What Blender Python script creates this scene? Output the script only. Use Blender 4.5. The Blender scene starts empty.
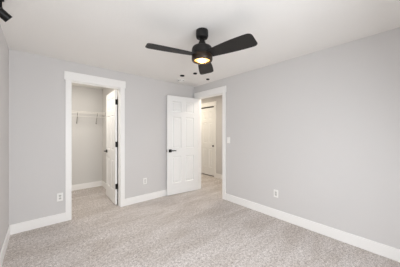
import bpy, bmesh, math
from mathutils import Vector, Matrix

S = bpy.context.scene
COL = S.collection
R = math.radians

# ------------------------------------------------------------------ camera
cam_d = bpy.data.cameras.new('camera')
cam_d.sensor_width = 36.0
cam_d.lens = 186.73 * 36.0 / 400.0
cam_d.shift_y = -0.0022
cam_d.clip_start = 0.02
cam = bpy.data.objects.new('camera', cam_d)
COL.objects.link(cam)
cam.location = (0.0, 0.0, 1.343)
cam.rotation_euler = (R(90), 0, -R(40.93))
S.camera = cam

# ------------------------------------------------------------------ world, lights, exposure
W = bpy.data.worlds.new('world')
S.world = W
W.use_nodes = True
wb = W.node_tree.nodes['Background']
wb.inputs['Color'].default_value = (0.90, 0.96, 1.0, 1)
wb.inputs['Strength'].default_value = 0.8

def area(name, loc, rot, sx, sy, power, col):
    d = bpy.data.lights.new(name, 'AREA')
    d.shape = 'RECTANGLE'; d.size = sx; d.size_y = sy
    d.energy = power; d.color = col
    o = bpy.data.objects.new(name, d); COL.objects.link(o)
    o.location = loc; o.rotation_euler = rot
    return o

# daylight entering by the window in the wall behind the camera, and by the one in the left wall
area('window_daylight', (0.75, -0.50, 1.32), (R(64), 0, R(5)), 1.6, 1.4, 58, (0.925, 0.96, 1.0))
area('side_window_daylight', (-0.25, 0.95, 1.45), (R(40), 0, -R(80)), 1.3, 1.3, 6, (0.93, 0.965, 1.0))
# hall ceiling lamp, plus unseen fills added for the entry door and closet
area('entry_door_fill', (3.42, 2.75, 2.40), (0, 0, 0), 0.3, 0.3, 15, (1.0, 0.92, 0.80))  # added light that brightens the open entry door
area('hall_far_light', (3.30, 4.80, 2.40), (0, 0, 0), 0.3, 0.3, 13, (1.0, 0.89, 0.70))
area('closet_fill', (0.35, 4.0, 2.41), (0, 0, 0), 0.5, 0.3, 15, (1.0, 0.945, 0.86))  # added unseen light to brighten the closet inside

S.view_settings.view_transform = 'Standard'
S.view_settings.look = 'None'
S.view_settings.gamma = 1.0
S.view_settings.use_curve_mapping = False
S.view_settings.exposure = -0.06
S.cycles.max_bounces = 12
S.cycles.diffuse_bounces = 8

# ------------------------------------------------------------------ materials
def srgb(r, g, b):
    f = lambda v: (v / 255 / 12.92) if v / 255 <= 0.04045 else ((v / 255 + 0.055) / 1.055) ** 2.4
    return (f(r), f(g), f(b), 1)

def mat(name, col, rough=0.6, metal=0.0, bump=None, var=0.0, vscale=3.0, emit=None, spec=0.5):
    m = bpy.data.materials.new(name); m.use_nodes = True
    nt = m.node_tree; p = nt.nodes['Principled BSDF']
    p.inputs['Base Color'].default_value = col
    p.inputs['Roughness'].default_value = rough
    p.inputs['Metallic'].default_value = metal
    p.inputs['Specular IOR Level'].default_value = spec
    tc = nt.nodes.new('ShaderNodeTexCoord')
    if var:
        n = nt.nodes.new('ShaderNodeTexNoise'); n.inputs['Scale'].default_value = vscale
        n.inputs['Detail'].default_value = 4
        nt.links.new(tc.outputs['Object'], n.inputs['Vector'])
        r = nt.nodes.new('ShaderNodeValToRGB')
        r.color_ramp.elements[0].position = 0.3; r.color_ramp.elements[1].position = 0.7
        r.color_ramp.elements[0].color = tuple(c * (1 - var) for c in col[:3]) + (1,)
        r.color_ramp.elements[1].color = tuple(min(1, c * (1 + var)) for c in col[:3]) + (1,)
        nt.links.new(n.outputs['Fac'], r.inputs['Fac'])
        nt.links.new(r.outputs['Color'], p.inputs['Base Color'])
    if bump:
        n = nt.nodes.new('ShaderNodeTexNoise'); n.inputs['Scale'].default_value = bump[0]
        n.inputs['Detail'].default_value = 3
        nt.links.new(tc.outputs['Object'], n.inputs['Vector'])
        b = nt.nodes.new('ShaderNodeBump'); b.inputs['Strength'].default_value = bump[1]
        b.inputs['Distance'].default_value = bump[2]
        nt.links.new(n.outputs['Fac'], b.inputs['Height'])
        nt.links.new(b.outputs['Normal'], p.inputs['Normal'])
    if emit:
        p.inputs['Emission Color'].default_value = emit[0]
        p.inputs['Emission Strength'].default_value = emit[1]
    return m

def carpet_mat():
    m = bpy.data.materials.new('carpet'); m.use_nodes = True
    nt = m.node_tree; p = nt.nodes['Principled BSDF']; L = nt.links.new
    p.inputs['Roughness'].default_value = 0.95
    p.inputs['Specular IOR Level'].default_value = 0.1
    tc = nt.nodes.new('ShaderNodeTexCoord')
    def noise(scale, detail, rough=0.6):
        n = nt.nodes.new('ShaderNodeTexNoise')
        n.inputs['Scale'].default_value = scale; n.inputs['Detail'].default_value = detail
        n.inputs['Roughness'].default_value = rough
        L(tc.outputs['Object'], n.inputs['Vector']); return n
    fine = noise(150, 3, 0.8); tuft = noise(48, 6, 0.85)
    mp = nt.nodes.new('ShaderNodeMapping'); mp.inputs['Rotation'].default_value = (0, 0, R(38))
    mp.inputs['Scale'].default_value = (1.0, 3.2, 1.0)
    L(tc.outputs['Object'], mp.inputs['Vector'])
    nap = noise(1.3, 5, 0.65); L(mp.outputs['Vector'], nap.inputs['Vector'])
    nap.inputs['Distortion'].default_value = 0.6
    r1 = nt.nodes.new('ShaderNodeValToRGB'); e = r1.color_ramp.elements
    e[0].position = 0.41; e[0].color = srgb(122, 114, 109)
    e[1].position = 0.58; e[1].color = srgb(249, 245, 243)
    mid = r1.color_ramp.elements.new(0.5); mid.color = srgb(207, 200, 196)
    mx = nt.nodes.new('ShaderNodeMix'); mx.data_type = 'FLOAT'; mx.inputs[0].default_value = 0.45
    L(fine.outputs['Fac'], mx.inputs[2]); L(tuft.outputs['Fac'], mx.inputs[3])
    clump = noise(32, 5, 0.8)
    mx2 = nt.nodes.new('ShaderNodeMix'); mx2.data_type = 'FLOAT'; mx2.inputs[0].default_value = 0.22
    L(mx.outputs[0], mx2.inputs[2]); L(clump.outputs['Fac'], mx2.inputs[3])
    L(mx2.outputs[0], r1.inputs['Fac'])
    r2 = nt.nodes.new('ShaderNodeValToRGB'); e = r2.color_ramp.elements
    e[0].position = 0.36; e[0].color = (0.84, 0.815, 0.79, 1)
    e[1].position = 0.62; e[1].color = (1.02, 1.02, 1.02, 1)
    L(nap.outputs['Fac'], r2.inputs['Fac'])
    mul = nt.nodes.new('ShaderNodeMix'); mul.data_type = 'RGBA'; mul.blend_type = 'MULTIPLY'
    mul.inputs[0].default_value = 1
    L(r1.outputs['Color'], mul.inputs[6]); L(r2.outputs['Color'], mul.inputs[7])
    L(mul.outputs[2], p.inputs['Base Color'])
    b = nt.nodes.new('ShaderNodeBump'); b.inputs['Strength'].default_value = 0.7
    b.inputs['Distance'].default_value = 0.01
    L(mx.outputs[0], b.inputs['Height']); L(b.outputs['Normal'], p.inputs['Normal'])
    return m

M = {
    'wall': mat('wall_paint', srgb(213, 211, 210), 0.75, bump=(160, 0.15, 0.002), spec=0.3),
    'closet_wall': mat('closet_paint', srgb(214, 212, 209), 0.75, bump=(160, 0.15, 0.002), spec=0.3),
    'ceiling': mat('ceiling_paint', srgb(240, 238, 235), 0.9, bump=(45, 0.25, 0.004), spec=0.2),
    'trim': mat('white_trim', srgb(246, 245, 243), 0.4, var=0.01),
    'door': mat('white_door', srgb(243, 243, 242), 0.42, bump=(90, 0.05, 0.001)),
    'black': mat('black_metal', srgb(26, 25, 25), 0.38, 0.6, var=0.1, vscale=30),
    'fan': mat('fan_black', srgb(17, 15, 14), 0.5, 0.2, var=0.1, vscale=20),
    'blade': mat('blade_dark', srgb(24, 22, 21), 0.6, var=0.15, vscale=12),
    'lens': mat('lamp_lens', srgb(255, 235, 190), 0.4, emit=(srgb(255, 180, 80), 2.2)),
    'bulb': mat('lamp_bulb', srgb(255, 240, 210), 0.4, emit=(srgb(255, 215, 140), 22.0)),
    'glow_brown': mat('lamp_glow_brown', srgb(52, 40, 30), 0.4, 0.4, var=0.1, vscale=20),  # brown puts the lamp's warm glow into the ring's colour
    'plastic': mat('white_plastic', srgb(244, 243, 240), 0.35, var=0.01),
    'socket': mat('socket_grey', srgb(210, 208, 205), 0.4, var=0.01),
    'slot': mat('outlet_slot', srgb(70, 66, 62), 0.6, var=0.05),
    'wire': mat('white_wire', srgb(236, 233, 228), 0.35, var=0.01),
    'wire_grey': mat('grey_wire', srgb(140, 134, 128), 0.4, var=0.01),
    'steel': mat('dull_steel', srgb(120, 118, 116), 0.35, 0.9, var=0.05),
    'glass': mat('spot_lens', srgb(70, 70, 68), 0.2, var=0.02),
    'carpet': carpet_mat(),
}

# ------------------------------------------------------------------ helpers
def tag(o, label, cat, kind=None, group=None):
    o['label'] = label; o['category'] = cat
    if kind: o['kind'] = kind
    if group: o['group'] = group
    return o

def obj(name, bm, m, parent=None, smooth=False, local=False):
    bmesh.ops.recalc_face_normals(bm, faces=bm.faces[:])
    me = bpy.data.meshes.new(name); bm.to_mesh(me); bm.free()
    me.materials.append(m)
    if smooth:
        for p in me.polygons: p.use_smooth = True
    o = bpy.data.objects.new(name, me); COL.objects.link(o)
    if smooth:
        md = o.modifiers.new('edges', 'EDGE_SPLIT'); md.split_angle = R(38)
    if parent: o.parent = parent
    return o

def empty(name, loc, rz=0):
    o = bpy.data.objects.new(name, None); o.empty_display_size = 0.05
    COL.objects.link(o); o.location = loc; o.rotation_euler = (0, 0, rz)
    return o

def box(bm, a, b, bev=0.0, mx=None):
    t = bmesh.new()
    bmesh.ops.create_cube(t, size=1)
    for v in t.verts:
        v.co = Vector([(a[i] + b[i]) / 2 + v.co[i] * (b[i] - a[i]) for i in range(3)])
    if bev:
        bmesh.ops.bevel(t, geom=t.edges[:], offset=bev, segments=2, affect='EDGES', profile=0.5)
    if mx is not None: bmesh.ops.transform(t, matrix=mx, verts=t.verts)
    me = bpy.data.meshes.new('tmp'); t.to_mesh(me); t.free()
    bm.from_mesh(me); bpy.data.meshes.remove(me)
    return bm

def bx(a, b, bev=0.0, mx=None):
    return box(bmesh.new(), a, b, bev, mx)

def lathe(bm, prof, n=32, mx=None):
    """profile of (radius, z), closed with caps where the radius is over zero"""
    mx = mx or Matrix.Identity(4)
    rings = []
    for r, z in prof:
        if r < 1e-6:
            rings.append([bm.verts.new(mx @ Vector((0, 0, z)))])
        else:
            rings.append([bm.verts.new(mx @ Vector((r * math.cos(2 * math.pi * k / n), r * math.sin(2 * math.pi * k / n), z))) for k in range(n)])
    for A, B in zip(rings, rings[1:]):
        for k in range(n):
            q = [A[k % len(A)], A[(k + 1) % n % len(A)], B[(k + 1) % n % len(B)], B[k % len(B)]]
            u = []
            for v in q:
                if v not in u: u.append(v)
            if len(u) > 2: bm.faces.new(u)
    for ring in (rings[0], rings[-1]):
        if len(ring) > 2: bm.faces.new(ring)
    return bm

def tube(bm, pts, r, n=8):
    pts = [Vector(p) for p in pts]
    rings = []
    up = None
    for i, p in enumerate(pts):
        t = (pts[min(i + 1, len(pts) - 1)] - pts[max(i - 1, 0)]).normalized()
        if up is None:
            up = Vector((0, 0, 1)) if abs(t.z) < 0.9 else Vector((1, 0, 0))
        s = t.cross(up).normalized(); up = s.cross(t).normalized()
        rings.append([bm.verts.new(p + r * (math.cos(2 * math.pi * k / n) * s + math.sin(2 * math.pi * k / n) * up)) for k in range(n)])
    for A, B in zip(rings, rings[1:]):
        for k in range(n): bm.faces.new([A[k], A[(k + 1) % n], B[(k + 1) % n], B[k]])
    bm.faces.new(rings[0]); bm.faces.new(rings[-1])
    return bm

def prism(bm, poly, z0, z1, mx=None):
    mx = mx or Matrix.Identity(4)
    lo = [bm.verts.new(mx @ Vector((x, y, z0))) for x, y in poly]
    hi = [bm.verts.new(mx @ Vector((x, y, z1))) for x, y in poly]
    n = len(poly)
    bm.faces.new(lo); bm.faces.new(hi)
    for k in range(n): bm.faces.new([lo[k], lo[(k + 1) % n], hi[(k + 1) % n], hi[k]])
    return bm

# ------------------------------------------------------------------ the shell
XL, XR, YB, YF, H = -0.289, 2.84, 3.489, -0.53, 2.44
YB2, XR2 = 3.609, 2.96                       # far faces of the two partitions
CB, CR = 5.20, 1.228                          # closet back and right wall
HX = 4.005                                   # far wall of the hall
HEAD = 2.147                                 # head of the door openings
C0, C1 = 0.386, 1.122                        # closet opening
E0, E1 = 2.560, 3.368                        # entry opening
D0, D1 = 3.960, 4.600                        # hall closet opening
J = 0.018                                    # jamb thickness
EPS = 0.0

tag(obj('floor', bx((-0.45, -0.70, -0.10), (4.75, 6.6, 0)), M['carpet']), 'speckled beige grey carpet covering the bedroom, closet and hall floor', 'floor', 'structure')
tag(obj('ceiling', bx((-0.45, -0.70, H), (4.75, 6.6, H + 0.1)), M['ceiling']), 'plain off-white painted ceiling over the room', 'ceiling', 'structure')

def wall(name, boxes, label, m='wall'):
    bm = bmesh.new()
    for a, b in boxes: box(bm, a, b)
    return tag(obj(name, bm, M[m]), label, 'wall', 'structure')

T = 0.12
wall('wall_left', [((XL - T, YF - T, 0), (XL, 0.30, H)), ((XL - T, 1.60, 0), (XL, YB, H)),
                   ((XL - T, 0.30, 0), (XL, 1.60, 0.80)), ((XL - T, 0.30, 2.10), (XL, 1.60, H))], 'narrow strip of grey wall at the edge, meeting the closet wall')
wall('wall_front', [((XL, YF - T, 0), (-0.12, YF, H)), ((1.62, YF - T, 0), (XR, YF, H)),
                    ((-0.12, YF - T, 0), (1.62, YF, 0.55)), ((-0.12, YF - T, 2.10), (1.62, YF, H))], 'grey window wall behind the camera')
wall('wall_back', [((XL - T, YB, 0), (C0 - J, YB2, H)), ((C1 + J, YB, 0), (XR, YB2, H)), ((C0 - J, YB, HEAD + J), (C1 + J, YB2, H))],
     'light grey wall holding the closet doorway')
wall('wall_right', [((XR, YF - T, 0), (XR2, E0 - J, H)), ((XR, E1 + J, 0), (XR2, YB2, H)), ((XR, E0 - J, HEAD + J), (XR2, E1 + J, H))],
     'long light grey wall with outlet, switch and hall doorway')
wall('wall_closet_back', [((XL - T, CB, 0), (CR + 0.1, CB + 0.1, H))], 'beige back wall of the closet behind the wire shelf', 'closet_wall')
wall('wall_closet_right', [((CR, YB2, 0), (CR + 0.1, CB, H))], 'side wall of the closet behind the open closet door', 'closet_wall')
wall('wall_closet_left', [((XL - T, YB2, 0), (XL, CB, H))], 'hidden side wall of the closet', 'closet_wall')
wall('wall_hall_far', [((HX, 0.9, 0), (HX + 0.1, D0 - J, H)), ((HX, D1 + J, 0), (HX + 0.1, 6.5, H)), ((HX, D0 - J, HEAD + J), (HX + 0.1, D1 + J, H))],
     'hall wall seen through the bedroom doorway')
wall('wall_hall_near', [((XR, YB2, 0), (XR2, 6.5, H))], 'hall side wall past the bedroom corner')
wall('wall_hall_end', [((XR2, 0.8, 0), (HX + 0.1, 0.9, H))], 'end wall of the hall')
wall('wall_hall_end_far', [((XR, 6.5, 0), (HX + 0.1, 6.6, H))], 'other end wall of the hall')
wall('wall_cupboard', [((4.6, D0 - 0.3, 0), (4.7, D1 + 0.3, H)), ((HX + 0.1, D0 - 0.3, 0), (4.6, D0 - 0.2, H)), ((HX + 0.1, D1 + 0.2, 0), (4.6, D1 + 0.3, H))],
     'walls of the dark cupboard behind the hall door')

# window frames (both behind / beside the camera)
def window(name, mx, w, h, label):
    bm = bmesh.new()
    f = 0.05
    for a, b in [((0, 0, 0), (w, T, f)), ((0, 0, h - f), (w, T, h)), ((0, 0, f), (f, T, h - f)), ((w - f, 0, f), (w, T, h - f)),
                 ((w / 2 - f / 2, 0.04, f), (w / 2 + f / 2, 0.09, h - f))]:
        box(bm, a, b, 0.003, mx)
    return tag(obj(name, bm, M['trim']), label, 'window', 'structure')
window('window_1', Matrix.Translation((-0.12, YF - T, 0.55)), 1.74, 1.55, 'white framed window behind the camera')
window('window_2', Matrix.Translation((XL, 0.30, 0.80)) @ Matrix.Rotation(R(90), 4, 'Z'), 1.30, 1.30, 'white framed window in the left wall beside the camera')

# ------------------------------------------------------------------ casings and jambs
CW, CT = 0.073, 0.018
def opening(name, mx, w, thick, label, stop_y, left_over=0.015, right_over=0.015, far_casing=True):
    """local: x 0..w along the opening, y 0 at the visible wall face and growing into the wall"""
    bm = bmesh.new()
    box(bm, (-CW, -CT, 0), (0.004, 0, HEAD + 0.004), 0.002, mx)
    box(bm, (w - 0.004, -CT, 0), (w + CW, 0, HEAD + 0.004), 0.002, mx)
    o = tag(obj(name, bm, M['trim']), label, 'door trim', 'structure')
    bm = bx((-CW - left_over, -CT - 0.006, HEAD + 0.004), (w + CW + right_over, 0, 2.277), 0.003, mx)
    obj('header', bm, M['trim'], o)
    bm = bmesh.new()
    box(bm, (-J, 0, 0), (0, thick, HEAD + J), 0, mx)
    box(bm, (w, 0, 0), (w + J, thick, HEAD + J), 0, mx)
    box(bm, (0, 0, HEAD), (w, thick, HEAD + J), 0, mx)
    obj('jamb', bm, M['trim'], o)
    bm = bmesh.new()
    s0, s1 = stop_y
    box(bm, (0, s0, 0), (0.011, s1, HEAD), 0.001, mx)
    box(bm, (w - 0.011, s0, 0), (w, s1, HEAD), 0.001, mx)
    box(bm, (0.011, s0, HEAD - 0.011), (w - 0.011, s1, HEAD), 0.001, mx)
    obj('door_stop', bm, M['trim'], o)
    return o

opening('trim_1', Matrix.Translation((C0, YB, 0)), C1 - C0, T, 'white wide casing with flat header framing the closet doorway', (0.045, 0.08))
# right wall: local x runs along -Y, local y along +X
mE = Matrix.Translation((XR, E1, 0)) @ Matrix.Rotation(-R(90), 4, 'Z')
opening('trim_2', mE, E1 - E0, T, 'white casing with flat header framing the hall doorway', (0.04, 0.075))
mD = Matrix.Translation((HX, D1, 0)) @ Matrix.Rotation(-R(90), 4, 'Z')
opening('trim_3', mD, D1 - D0, 0.1, 'white casing around the hall cupboard door', (0.065, 0.095))

# ------------------------------------------------------------------ baseboards
BH, BT = 0.130, 0.014
def base(name, a, b, label):
    """a, b: plan corners of the board"""
    bm = bx((a[0], a[1], 0), (b[0], b[1], BH), 0.003)
    return tag(obj(name, bm, M['trim']), label, 'baseboard', 'structure')
base('baseboard_left', (XL, YF, 0), (XL + BT, YB, 0), 'white baseboard along the left wall')
base('baseboard_back', (XL + BT, YB - BT), (C0 - CW, YB), 'white baseboard between the room corner and the closet casing, under the outlet')
base('baseboard_back', (C1 + CW, YB - BT), (XR, YB), 'white baseboard running from the closet casing behind the open panelled door')
base('baseboard_right', (XR - BT, YF), (XR, E0 - CW), 'long white baseboard under the right wall outlet')
base('baseboard_front', (XL + BT, YF), (XR - BT, YF + BT), 'white baseboard behind the camera')
base('baseboard_closet', (XL, CB - BT), (CR, CB), 'white baseboard along the back of the closet')
base('baseboard_closet_side', (CR - BT, YB2), (CR, CB - BT), 'white baseboard along the closet side wall behind the open door')
base('baseboard_hall', (HX - BT, 0.9), (HX, D0 - CW), 'white baseboard in the hall beside the cupboard door')

# ------------------------------------------------------------------ six panel doors
DT = 0.035
def leaf_mesh(w, h, z0=0.012):
    """door leaf standing on z0; x 0..w from the hinge, y 0..DT, panels on both faces"""
    st, mu = 0.115, 0.10
    pw = (w - 2 * st - mu) / 2
    xs = [0, st, st + pw, st + pw + mu, w - st, w]
    hh = h
    zs = [0, 0.24, 0.24 + 0.585, 0.24 + 0.585 + 0.165, hh - 0.115 - 0.235 - 0.10, hh - 0.115 - 0.235, hh - 0.115, hh]
    zs = [z0 + z for z in zs]
    bm = bmesh.new()
    grids = []
    pan = []
    for y in (0.0, DT):
        g = [[bm.verts.new((x, y, z)) for z in zs] for x in xs]
        grids.append(g)
        for i in range(5):
            for k in range(7):
                q = [g[i][k], g[i + 1][k], g[i + 1][k + 1], g[i][k + 1]]
                if y: q.reverse()
                f = bm.faces.new(q)
                if i in (1, 3) and k in (1, 3, 5): pan.append(f)
    A, B = grids
    ring = [(i, 0) for i in range(5)] + [(5, k) for k in range(7)] + [(i, 7) for i in range(5, 0, -1)] + [(0, k) for k in range(7, 0, -1)]
    for (i, k), (i2, k2) in zip(ring, ring[1:] + ring[:1]):
        bm.faces.new([A[i][k], B[i][k], B[i2][k2], A[i2][k2]])
    bm.normal_update()
    bmesh.ops.recalc_face_normals(bm, faces=bm.faces[:])
    bmesh.ops.inset_individual(bm, faces=pan, thickness=0.004, depth=0.0)
    bmesh.ops.inset_individual(bm, faces=pan, thickness=0.016, depth=-0.013)
    bmesh.ops.inset_individual(bm, faces=pan, thickness=0.010, depth=0.0)
    bmesh.ops.inset_individual(bm, faces=pan, thickness=0.026, depth=0.009)
    return bm

def lever(parent, x, z, side, direction, name='door_handle'):
    """side -1: on the y=0 face, +1: on the y=DT face; direction: sign of x in which the lever points"""
    y = 0.0 if side < 0 else DT
    bm = bmesh.new()
    mx = Matrix.Translation((x, y, z)) @ Matrix.Rotation(R(90) if side < 0 else -R(90), 4, 'X')
    box(bm, (-0.032, -0.032, 0), (0.032, 0.032, 0.008), 0.002, mx)     # square rose
    lathe(bm, [(0.013, 0.006), (0.012, 0.03), (0.011, 0.05)], 16, mx)
    h = obj(name, bm, M['black'], parent)
    yy = y + side * 0.048
    bm = bmesh.new()
    n = 9
    rows = []
    for k in range(n):
        t = k / (n - 1)
        cx = x + direction * (-0.012 + t * 0.135)
        hh = 0.012 - 0.004 * t; dd = 0.007 - 0.002 * t
        cz = z + 0.004 * math.sin(t * math.pi)
        rows.append([bm.verts.new((cx, yy + sy * dd, cz + sz * hh)) for sy, sz in ((-1, -1), (1, -1), (1, 1), (-1, 1))])
    for a, b in zip(rows, rows[1:]):
        for k in range(4): bm.faces.new([a[k], a[(k + 1) % 4], b[(k + 1) % 4], b[k]])
    bm.faces.new(rows[0]); bm.faces.new(rows[-1])
    bmesh.ops.recalc_face_normals(bm, faces=bm.faces[:])
    bmesh.ops.bevel(bm, geom=[e for e in bm.edges if e.calc_face_angle(0) > 0.7], offset=0.002, segments=2, affect='EDGES')
    obj('lever', bm, M['black'], h)
    return h

def hinge(parent, z, knuckle_y, edge=True):
    bm = bmesh.new()
    box(bm, (-0.0018, 0.002, z - 0.05), (0.0005, 0.033, z + 0.05), 0.0005)     # leaf plate on the hinge edge
    lathe(bm, [(0.006, z - 0.052), (0.0065, z - 0.05), (0.0065, z + 0.05), (0.006, z + 0.052), (0.003, z + 0.057)], 12, Matrix.Translation((-0.004, knuckle_y, 0)))
    obj('hinge', bm, M['black'], parent)

def latch(parent, w, z):
    bm = bx((w - 0.0005, 0.005, z - 0.028), (w + 0.0015, 0.030, z + 0.028), 0.0005)
    box(bm, (w + 0.001, 0.011, z - 0.008), (w + 0.010, 0.024, z + 0.008), 0.002)
    obj('latch_plate', bm, M['steel'], parent)

# entry door, open almost flat along the back wall: leaf x runs to -X, y=0 face looks to the back wall
WE = 0.778
th = R(6.6)
d1 = obj('door_1', leaf_mesh(WE, 2.123), M['door'])
d1.location = (2.832, E1 - 0.002, 0)
d1.rotation_euler = (0, 0, math.pi - th)       # local x -> (-1, +), local y -> (-, -1)
tag(d1, 'white six-panel door with black lever, open beside the hall doorway', 'door', 'structure')
lever(d1, WE - 0.065, 0.955, 1, -1)
for z in (0.24, 1.12, 1.92): hinge(d1, z, -0.004)
latch(d1, WE, 0.955)

# closet door, open square into the closet: leaf x runs to +Y
WC = 0.712
d2 = obj('door_2', leaf_mesh(WC, 2.123), M['door'])
d2.location = (C1 - 0.014, YB2 + 0.012, 0)
d2.rotation_euler = (0, 0, R(87.7))              # local x -> +Y, local y -> -X
tag(d2, 'white panelled closet door swung inward, seen nearly edge on with black hinges', 'door', 'structure')
lever(d2, WC - 0.065, 0.955, 1, -1)
for z in (0.346, 1.125, 1.91): hinge(d2, z, -0.004)
latch(d2, WC, 0.955)

# cupboard door in the hall, closed: local x along +Y from D0, y=DT face to the room (-X)
WD = D1 - D0 - 0.008
d3 = obj('door_3', leaf_mesh(WD, 2.085, 0.028), M['door'])
d3.location = (HX + 0.06, D0 + 0.004, 0)
d3.rotation_euler = (0, 0, R(90))
tag(d3, 'closed panelled white cupboard door across the hall, seen through the doorway', 'door', 'structure')
obj('dark_gap_strip', bx((0.0, 0.004, 2.116), (WD, DT + 0.006, HEAD - 0.001), 0.002), M['black'], d3)  # black strip added to darken the gap above the door
bm = lathe(bmesh.new(), [(0.024, 0.0), (0.024, 0.006), (0.010, 0.010), (0.010, 0.03), (0.020, 0.038), (0.025, 0.048), (0.022, 0.058), (0.0, 0.062)], 20,
           Matrix.Translation((0.034, DT, 0.94)) @ Matrix.Rotation(-R(90), 4, 'X'))
obj('door_knob', bm, M['black'], d3, smooth=True)

# ------------------------------------------------------------------ ceiling fan
FX, FY = 1.335, 1.505
fan = empty('ceiling_fan', (FX, FY, H))
tag(fan, 'black three-blade ceiling fan with glowing warm light', 'ceiling fan')
obj('canopy', lathe(bmesh.new(), [(0.064, 0.0), (0.066, -0.008), (0.066, -0.062), (0.060, -0.078), (0.045, -0.084), (0.018, -0.086)], 40), M['fan'], fan, True)
obj('downrod', lathe(bmesh.new(), [(0.024, -0.078), (0.024, -0.098), (0.030, -0.112), (0.046, -0.150), (0.052, -0.172)], 28), M['fan'], fan, True)
hous = obj('motor_housing', lathe(bmesh.new(), [(0.040, -0.165), (0.078, -0.170), (0.100, -0.180), (0.109, -0.196), (0.111, -0.215), (0.111, -0.262)], 48), M['fan'], fan, True)
obj('light_kit', lathe(bmesh.new(), [(0.104, -0.258), (0.112, -0.270), (0.112, -0.316), (0.106, -0.326), (0.086, -0.328), (0.082, -0.312), (0.04, -0.308)], 48), M['glow_brown'], fan, True)
lens = obj('lamp_lens', lathe(bmesh.new(), [(0.0835, -0.314), (0.078, -0.318), (0.060, -0.320), (0.040, -0.3205), (0.0, -0.3205)], 40), M['lens'], fan, True)
obj('bulb', lathe(bmesh.new(), [(0.040, -0.319), (0.040, -0.326), (0.034, -0.333), (0.020, -0.337), (0.0, -0.338)], 32), M['bulb'], lens, True)
BZ = -0.268
def blade_bm():
    L0, L1 = 0.085, 0.586
    n = 30
    pts_hi, pts_lo = [], []
    for k in range(n + 1):
        t = k / n
        x = L0 + (L1 - L0) * (1 - (1 - t) ** 1.6)
        u = (x - L0) / (L1 - L0)
        hi = 0.060 + 0.034 * math.sin(min(1, u * 1.1) * math.pi / 2)
        lo = -(0.058 + 0.038 * math.sin(min(1, u * 1.25) * math.pi / 2))
        r = 0.045                                  # rounded tip corners
        d = L1 - x
        if d < r:
            c = r - math.sqrt(max(0, r * r - (r - d) ** 2))
            hi -= c * 0.8; lo += c * 1.0
        pts_hi.append((x, hi)); pts_lo.append((x, lo))
    poly = pts_lo + pts_hi[::-1]
    return prism(bmesh.new(), poly, -0.004, 0.004)
for a in (42, 163, 281.5):
    b = obj('blade', blade_bm(), M['blade'], fan)
    b.location = (0, 0, BZ)
    if a == 42: b.scale = (1.03, 1, 1)
    # pitched so that the counter-clockwise edge hangs lower
    b.rotation_euler = (Matrix.Rotation(R(a), 3, 'Z') @ Matrix.Rotation(-R(11), 3, 'X')).to_euler()
    md = b.modifiers.new('round', 'BEVEL'); md.width = 0.002; md.segments = 2; md.limit_method = 'ANGLE'

# ------------------------------------------------------------------ smoke detector and black ceiling mounts
sd = empty('smoke_detector', (2.245, 3.19, H))
tag(sd, 'small round white smoke detector on the ceiling near the back wall', 'smoke detector')
obj('base', lathe(bmesh.new(), [(0.075, 0), (0.075, -0.012), (0.066, -0.014)], 32), M['plastic'], sd, True)
cov = obj('cover', lathe(bmesh.new(), [(0.066, -0.013), (0.062, -0.030), (0.052, -0.040), (0.025, -0.044), (0, -0.045)], 32), M['plastic'], sd, True)
bm = bmesh.new()
for k in range(14):
    a = 2 * math.pi * k / 14
    box(bm, (0.0625, -0.009, -0.027), (0.0655, 0.009, -0.018), 0, Matrix.Rotation(a, 4, 'Z'))
obj('vent', bm, M['slot'], cov)

def mount(x, y, label, r):
    e = empty('ceiling_mount', (x, y, H))
    tag(e, label, 'ceiling mount', group='black ceiling mounts')
    obj('plate', lathe(bmesh.new(), [(r, 0), (r, -0.010), (r * 0.9, -0.016), (r * 0.5, -0.018), (0, -0.018)], 24), M['black'], e, True)
    obj('stud', lathe(bmesh.new(), [(0.007, -0.016), (0.007, -0.022), (0.004, -0.024), (0, -0.024)], 12), M['black'], e, True)
mount(2.090, 2.930, 'small round black ceiling mount beside the white smoke detector', 0.042)
mount(2.190, 2.665, 'small black ceiling mount nearest the tip of the fan blade', 0.036)
mount(2.625, 2.783, 'small black ceiling mount above the hall doorway, farthest from the smoke detector', 0.036)

# ------------------------------------------------------------------ black spotlight at the left edge of the ceiling
sp = empty('ceiling_spotlight', (-0.235, 2.23, H))
tag(sp, 'small black spotlight hanging from the ceiling against the left wall', 'spotlight')
obj('mounting_plate', lathe(bmesh.new(), [(0.024, 0), (0.024, -0.010), (0.019, -0.014), (0.008, -0.014)], 28), M['black'], sp, True)
obj('stem', tube(bmesh.new(), [(0, 0, -0.012), (0, 0, -0.060), (0.004, 0, -0.075), (0.014, 0, -0.100)], 0.012, 12), M['black'], sp, True)
ax = Vector((0.80, 0.30, -0.56)).normalized()
mh = Matrix.Translation((0.020, 0.0, -0.124)) @ ax.to_track_quat('Z', 'Y').to_matrix().to_4x4()
hd = obj('lamp_head', lathe(bmesh.new(), [(0.028, -0.042), (0.035, -0.038), (0.036, 0.036), (0.035, 0.039), (0.031, 0.034), (0.010, 0.032)], 28, mh), M['black'], sp, True)
obj('lens', lathe(bmesh.new(), [(0.030, 0.0325), (0.015, 0.035), (0, 0.036)], 24, mh), M['glass'], hd, True)
obj('joint', lathe(bmesh.new(), [(0.006, -0.006), (0.007, -0.004), (0.007, 0.004), (0.006, 0.006)], 14, Matrix.Translation((0.010, -0.013, -0.085)) @ Matrix.Rotation(R(90), 4, 'X')), M['steel'], sp, True)

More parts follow.
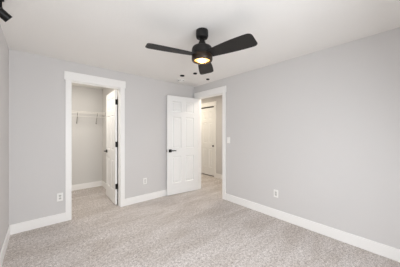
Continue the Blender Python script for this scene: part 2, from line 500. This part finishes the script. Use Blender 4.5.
# ------------------------------------------------------------------ outlets and switch
def plate(name, mx, label, cat, kind):
    """local: x across, z up, y=0 at the wall and -y out of it"""
    e = empty(name, mx.translation); e.rotation_euler = mx.to_euler()
    tag(e, label, cat)
    obj('cover_plate', bx((-0.037, -0.006, -0.060), (0.037, 0, 0.060), 0.003), M['plastic'], e)
    if kind == 'duplex':
        for s in (-1, 1):
            bm = bmesh.new()
            poly = [(0.017 * math.cos(t) , max(-0.0135, min(0.0135, 0.017 * math.sin(t)))) for t in [2 * math.pi * k / 24 for k in range(24)]]
            prism(bm, poly, 0.005, 0.0085, Matrix.Translation((0, 0, s * 0.0205)) @ Matrix.Rotation(R(90), 4, 'X'))
            r = obj('receptacle', bm, M['socket'], e)
            bm = bmesh.new()
            z = s * 0.0205
            box(bm, (-0.0080, -0.0090, z - 0.001), (-0.0055, -0.0083, z + 0.008))
            box(bm, (0.0055, -0.0090, z - 0.001), (0.0080, -0.0083, z + 0.007))
            box(bm, (-0.0025, -0.0090, z - 0.0095), (0.0025, -0.0083, z - 0.0050))
            obj('socket_slot', bm, M['slot'], r)
        obj('screw', lathe(bmesh.new(), [(0.003, 0.005), (0.003, 0.007), (0, 0.0075)], 12, Matrix.Rotation(R(90), 4, 'X')), M['steel'], e)
    else:
        rk = obj('receptacle' if kind == 'decora' else 'rocker', bx((-0.0165, -0.009, -0.0335), (0.0165, -0.005, 0.0335), 0.0012), M['socket' if kind == 'decora' else 'plastic'], e)
        if kind == 'decora':
            for s in (-1, 1):
                bm = bmesh.new(); z = s * 0.018
                box(bm, (-0.0080, -0.0096, z - 0.001), (-0.0055, -0.0088, z + 0.008))
                box(bm, (0.0055, -0.0096, z - 0.001), (0.0080, -0.0088, z + 0.007))
                box(bm, (-0.0025, -0.0096, z - 0.0095), (0.0025, -0.0088, z - 0.0050))
                obj('socket_slot', bm, M['slot'], rk)
        else:
            for s in (-1, 1):
                obj('screw', lathe(bmesh.new(), [(0.003, 0.005), (0.003, 0.007), (0, 0.0075)], 12, Matrix.Translation((0, 0, s * 0.047)) @ Matrix.Rotation(R(90), 4, 'X')), M['plastic'], e)
    return e
rightm = lambda y, z: Matrix.Translation((XR, y, z)) @ Matrix.Rotation(-R(90), 4, 'Z')
plate('wall_outlet', Matrix.Translation((0.248, YB, 0.378)), 'white duplex outlet on the wall just beside the closet casing', 'outlet', 'duplex')
plate('wall_outlet', Matrix.Translation((1.590, YB, 0.390)), 'faint white outlet between the closet and the open entry door', 'outlet', 'duplex')
plate('wall_outlet', rightm(1.442, 0.381), 'white outlet alone on the long right wall above the baseboard', 'outlet', 'decora')
plate('light_switch', rightm(2.410, 1.195), 'white light switch on the right wall beside the hall doorway', 'light switch', 'switch')

# ------------------------------------------------------------------ wire shelf in the closet
SZ, SF = 1.815, 4.90
sh = empty('wire_shelf', (0.45, CB, SZ))
tag(sh, 'white wire closet shelf with hanging rod along the closet back wall', 'wire shelf')
def L(x, y, z): return (x - 0.45, y - CB, z - SZ)
x0, x1 = XL + 0.004, CR - 0.004
bm = bmesh.new()
n = 60
for k in range(n + 1):
    x = x0 + 0.01 + (x1 - x0 - 0.02) * k / n
    tube(bm, [L(x, CB - 0.008, SZ), L(x, SF + 0.004, SZ), L(x, SF, SZ - 0.004), L(x, SF, SZ - 0.035)], 0.0018, 5)
obj('deck_wires', bm, M['wire'], sh)
bm = bmesh.new()
for y, z, r in ((SF, SZ + 0.003, 0.0042), (SF, SZ - 0.035, 0.0042), (CB - 0.010, SZ - 0.004, 0.003), (SF + 0.15, SZ - 0.004, 0.003)):
    tube(bm, [L(x0, y, z), L(x1, y, z)], r, 8)
obj('rail', bm, M['wire'], sh, True)
obj('hanging_rod', tube(bmesh.new(), [L(x0, SF + 0.03, SZ - 0.105), L(x1, SF + 0.03, SZ - 0.105)], 0.006, 12), M['wire'], sh, True)
for bxp in (0.08, 0.685, 1.09):
    bm = bmesh.new()
    tube(bm, [L(bxp, SF + 0.15, SZ - 0.006), L(bxp, SF + 0.16, SZ - 0.03), L(bxp, CB - 0.012, SZ - 0.215), L(bxp, CB - 0.003, SZ - 0.245)], 0.006, 8)
    box(bm, L(bxp - 0.010, CB - 0.004, SZ - 0.262), L(bxp + 0.010, CB, SZ - 0.228), 0.001)
    obj('rod_hanger', tube(bmesh.new(), [L(bxp, SF + 0.03, SZ - 0.004), L(bxp, SF + 0.03, SZ - 0.10)], 0.004, 8), M['wire'], sh, True)
    obj('support_brace', bm, M['wire_grey'], sh, True)
for x, s in ((XL, 1), (CR, -1)):
    mx = Matrix.Translation(L(x, SF + 0.075, SZ - 0.018)) @ Matrix.Rotation(R(90) * s, 4, 'Y')
    eb = obj('end_bracket', lathe(bmesh.new(), [(0.042, 0), (0.042, 0.018), (0.034, 0.030), (0.010, 0.032)], 20, mx), M['wire'], sh, True)
    mx = Matrix.Translation(L(x, SF + 0.03, SZ - 0.105)) @ Matrix.Rotation(R(90) * s, 4, 'Y')
    obj('rod_cup', lathe(bmesh.new(), [(0.016, 0), (0.016, 0.006), (0.010, 0.014)], 20, mx), M['wire'], eb, True)
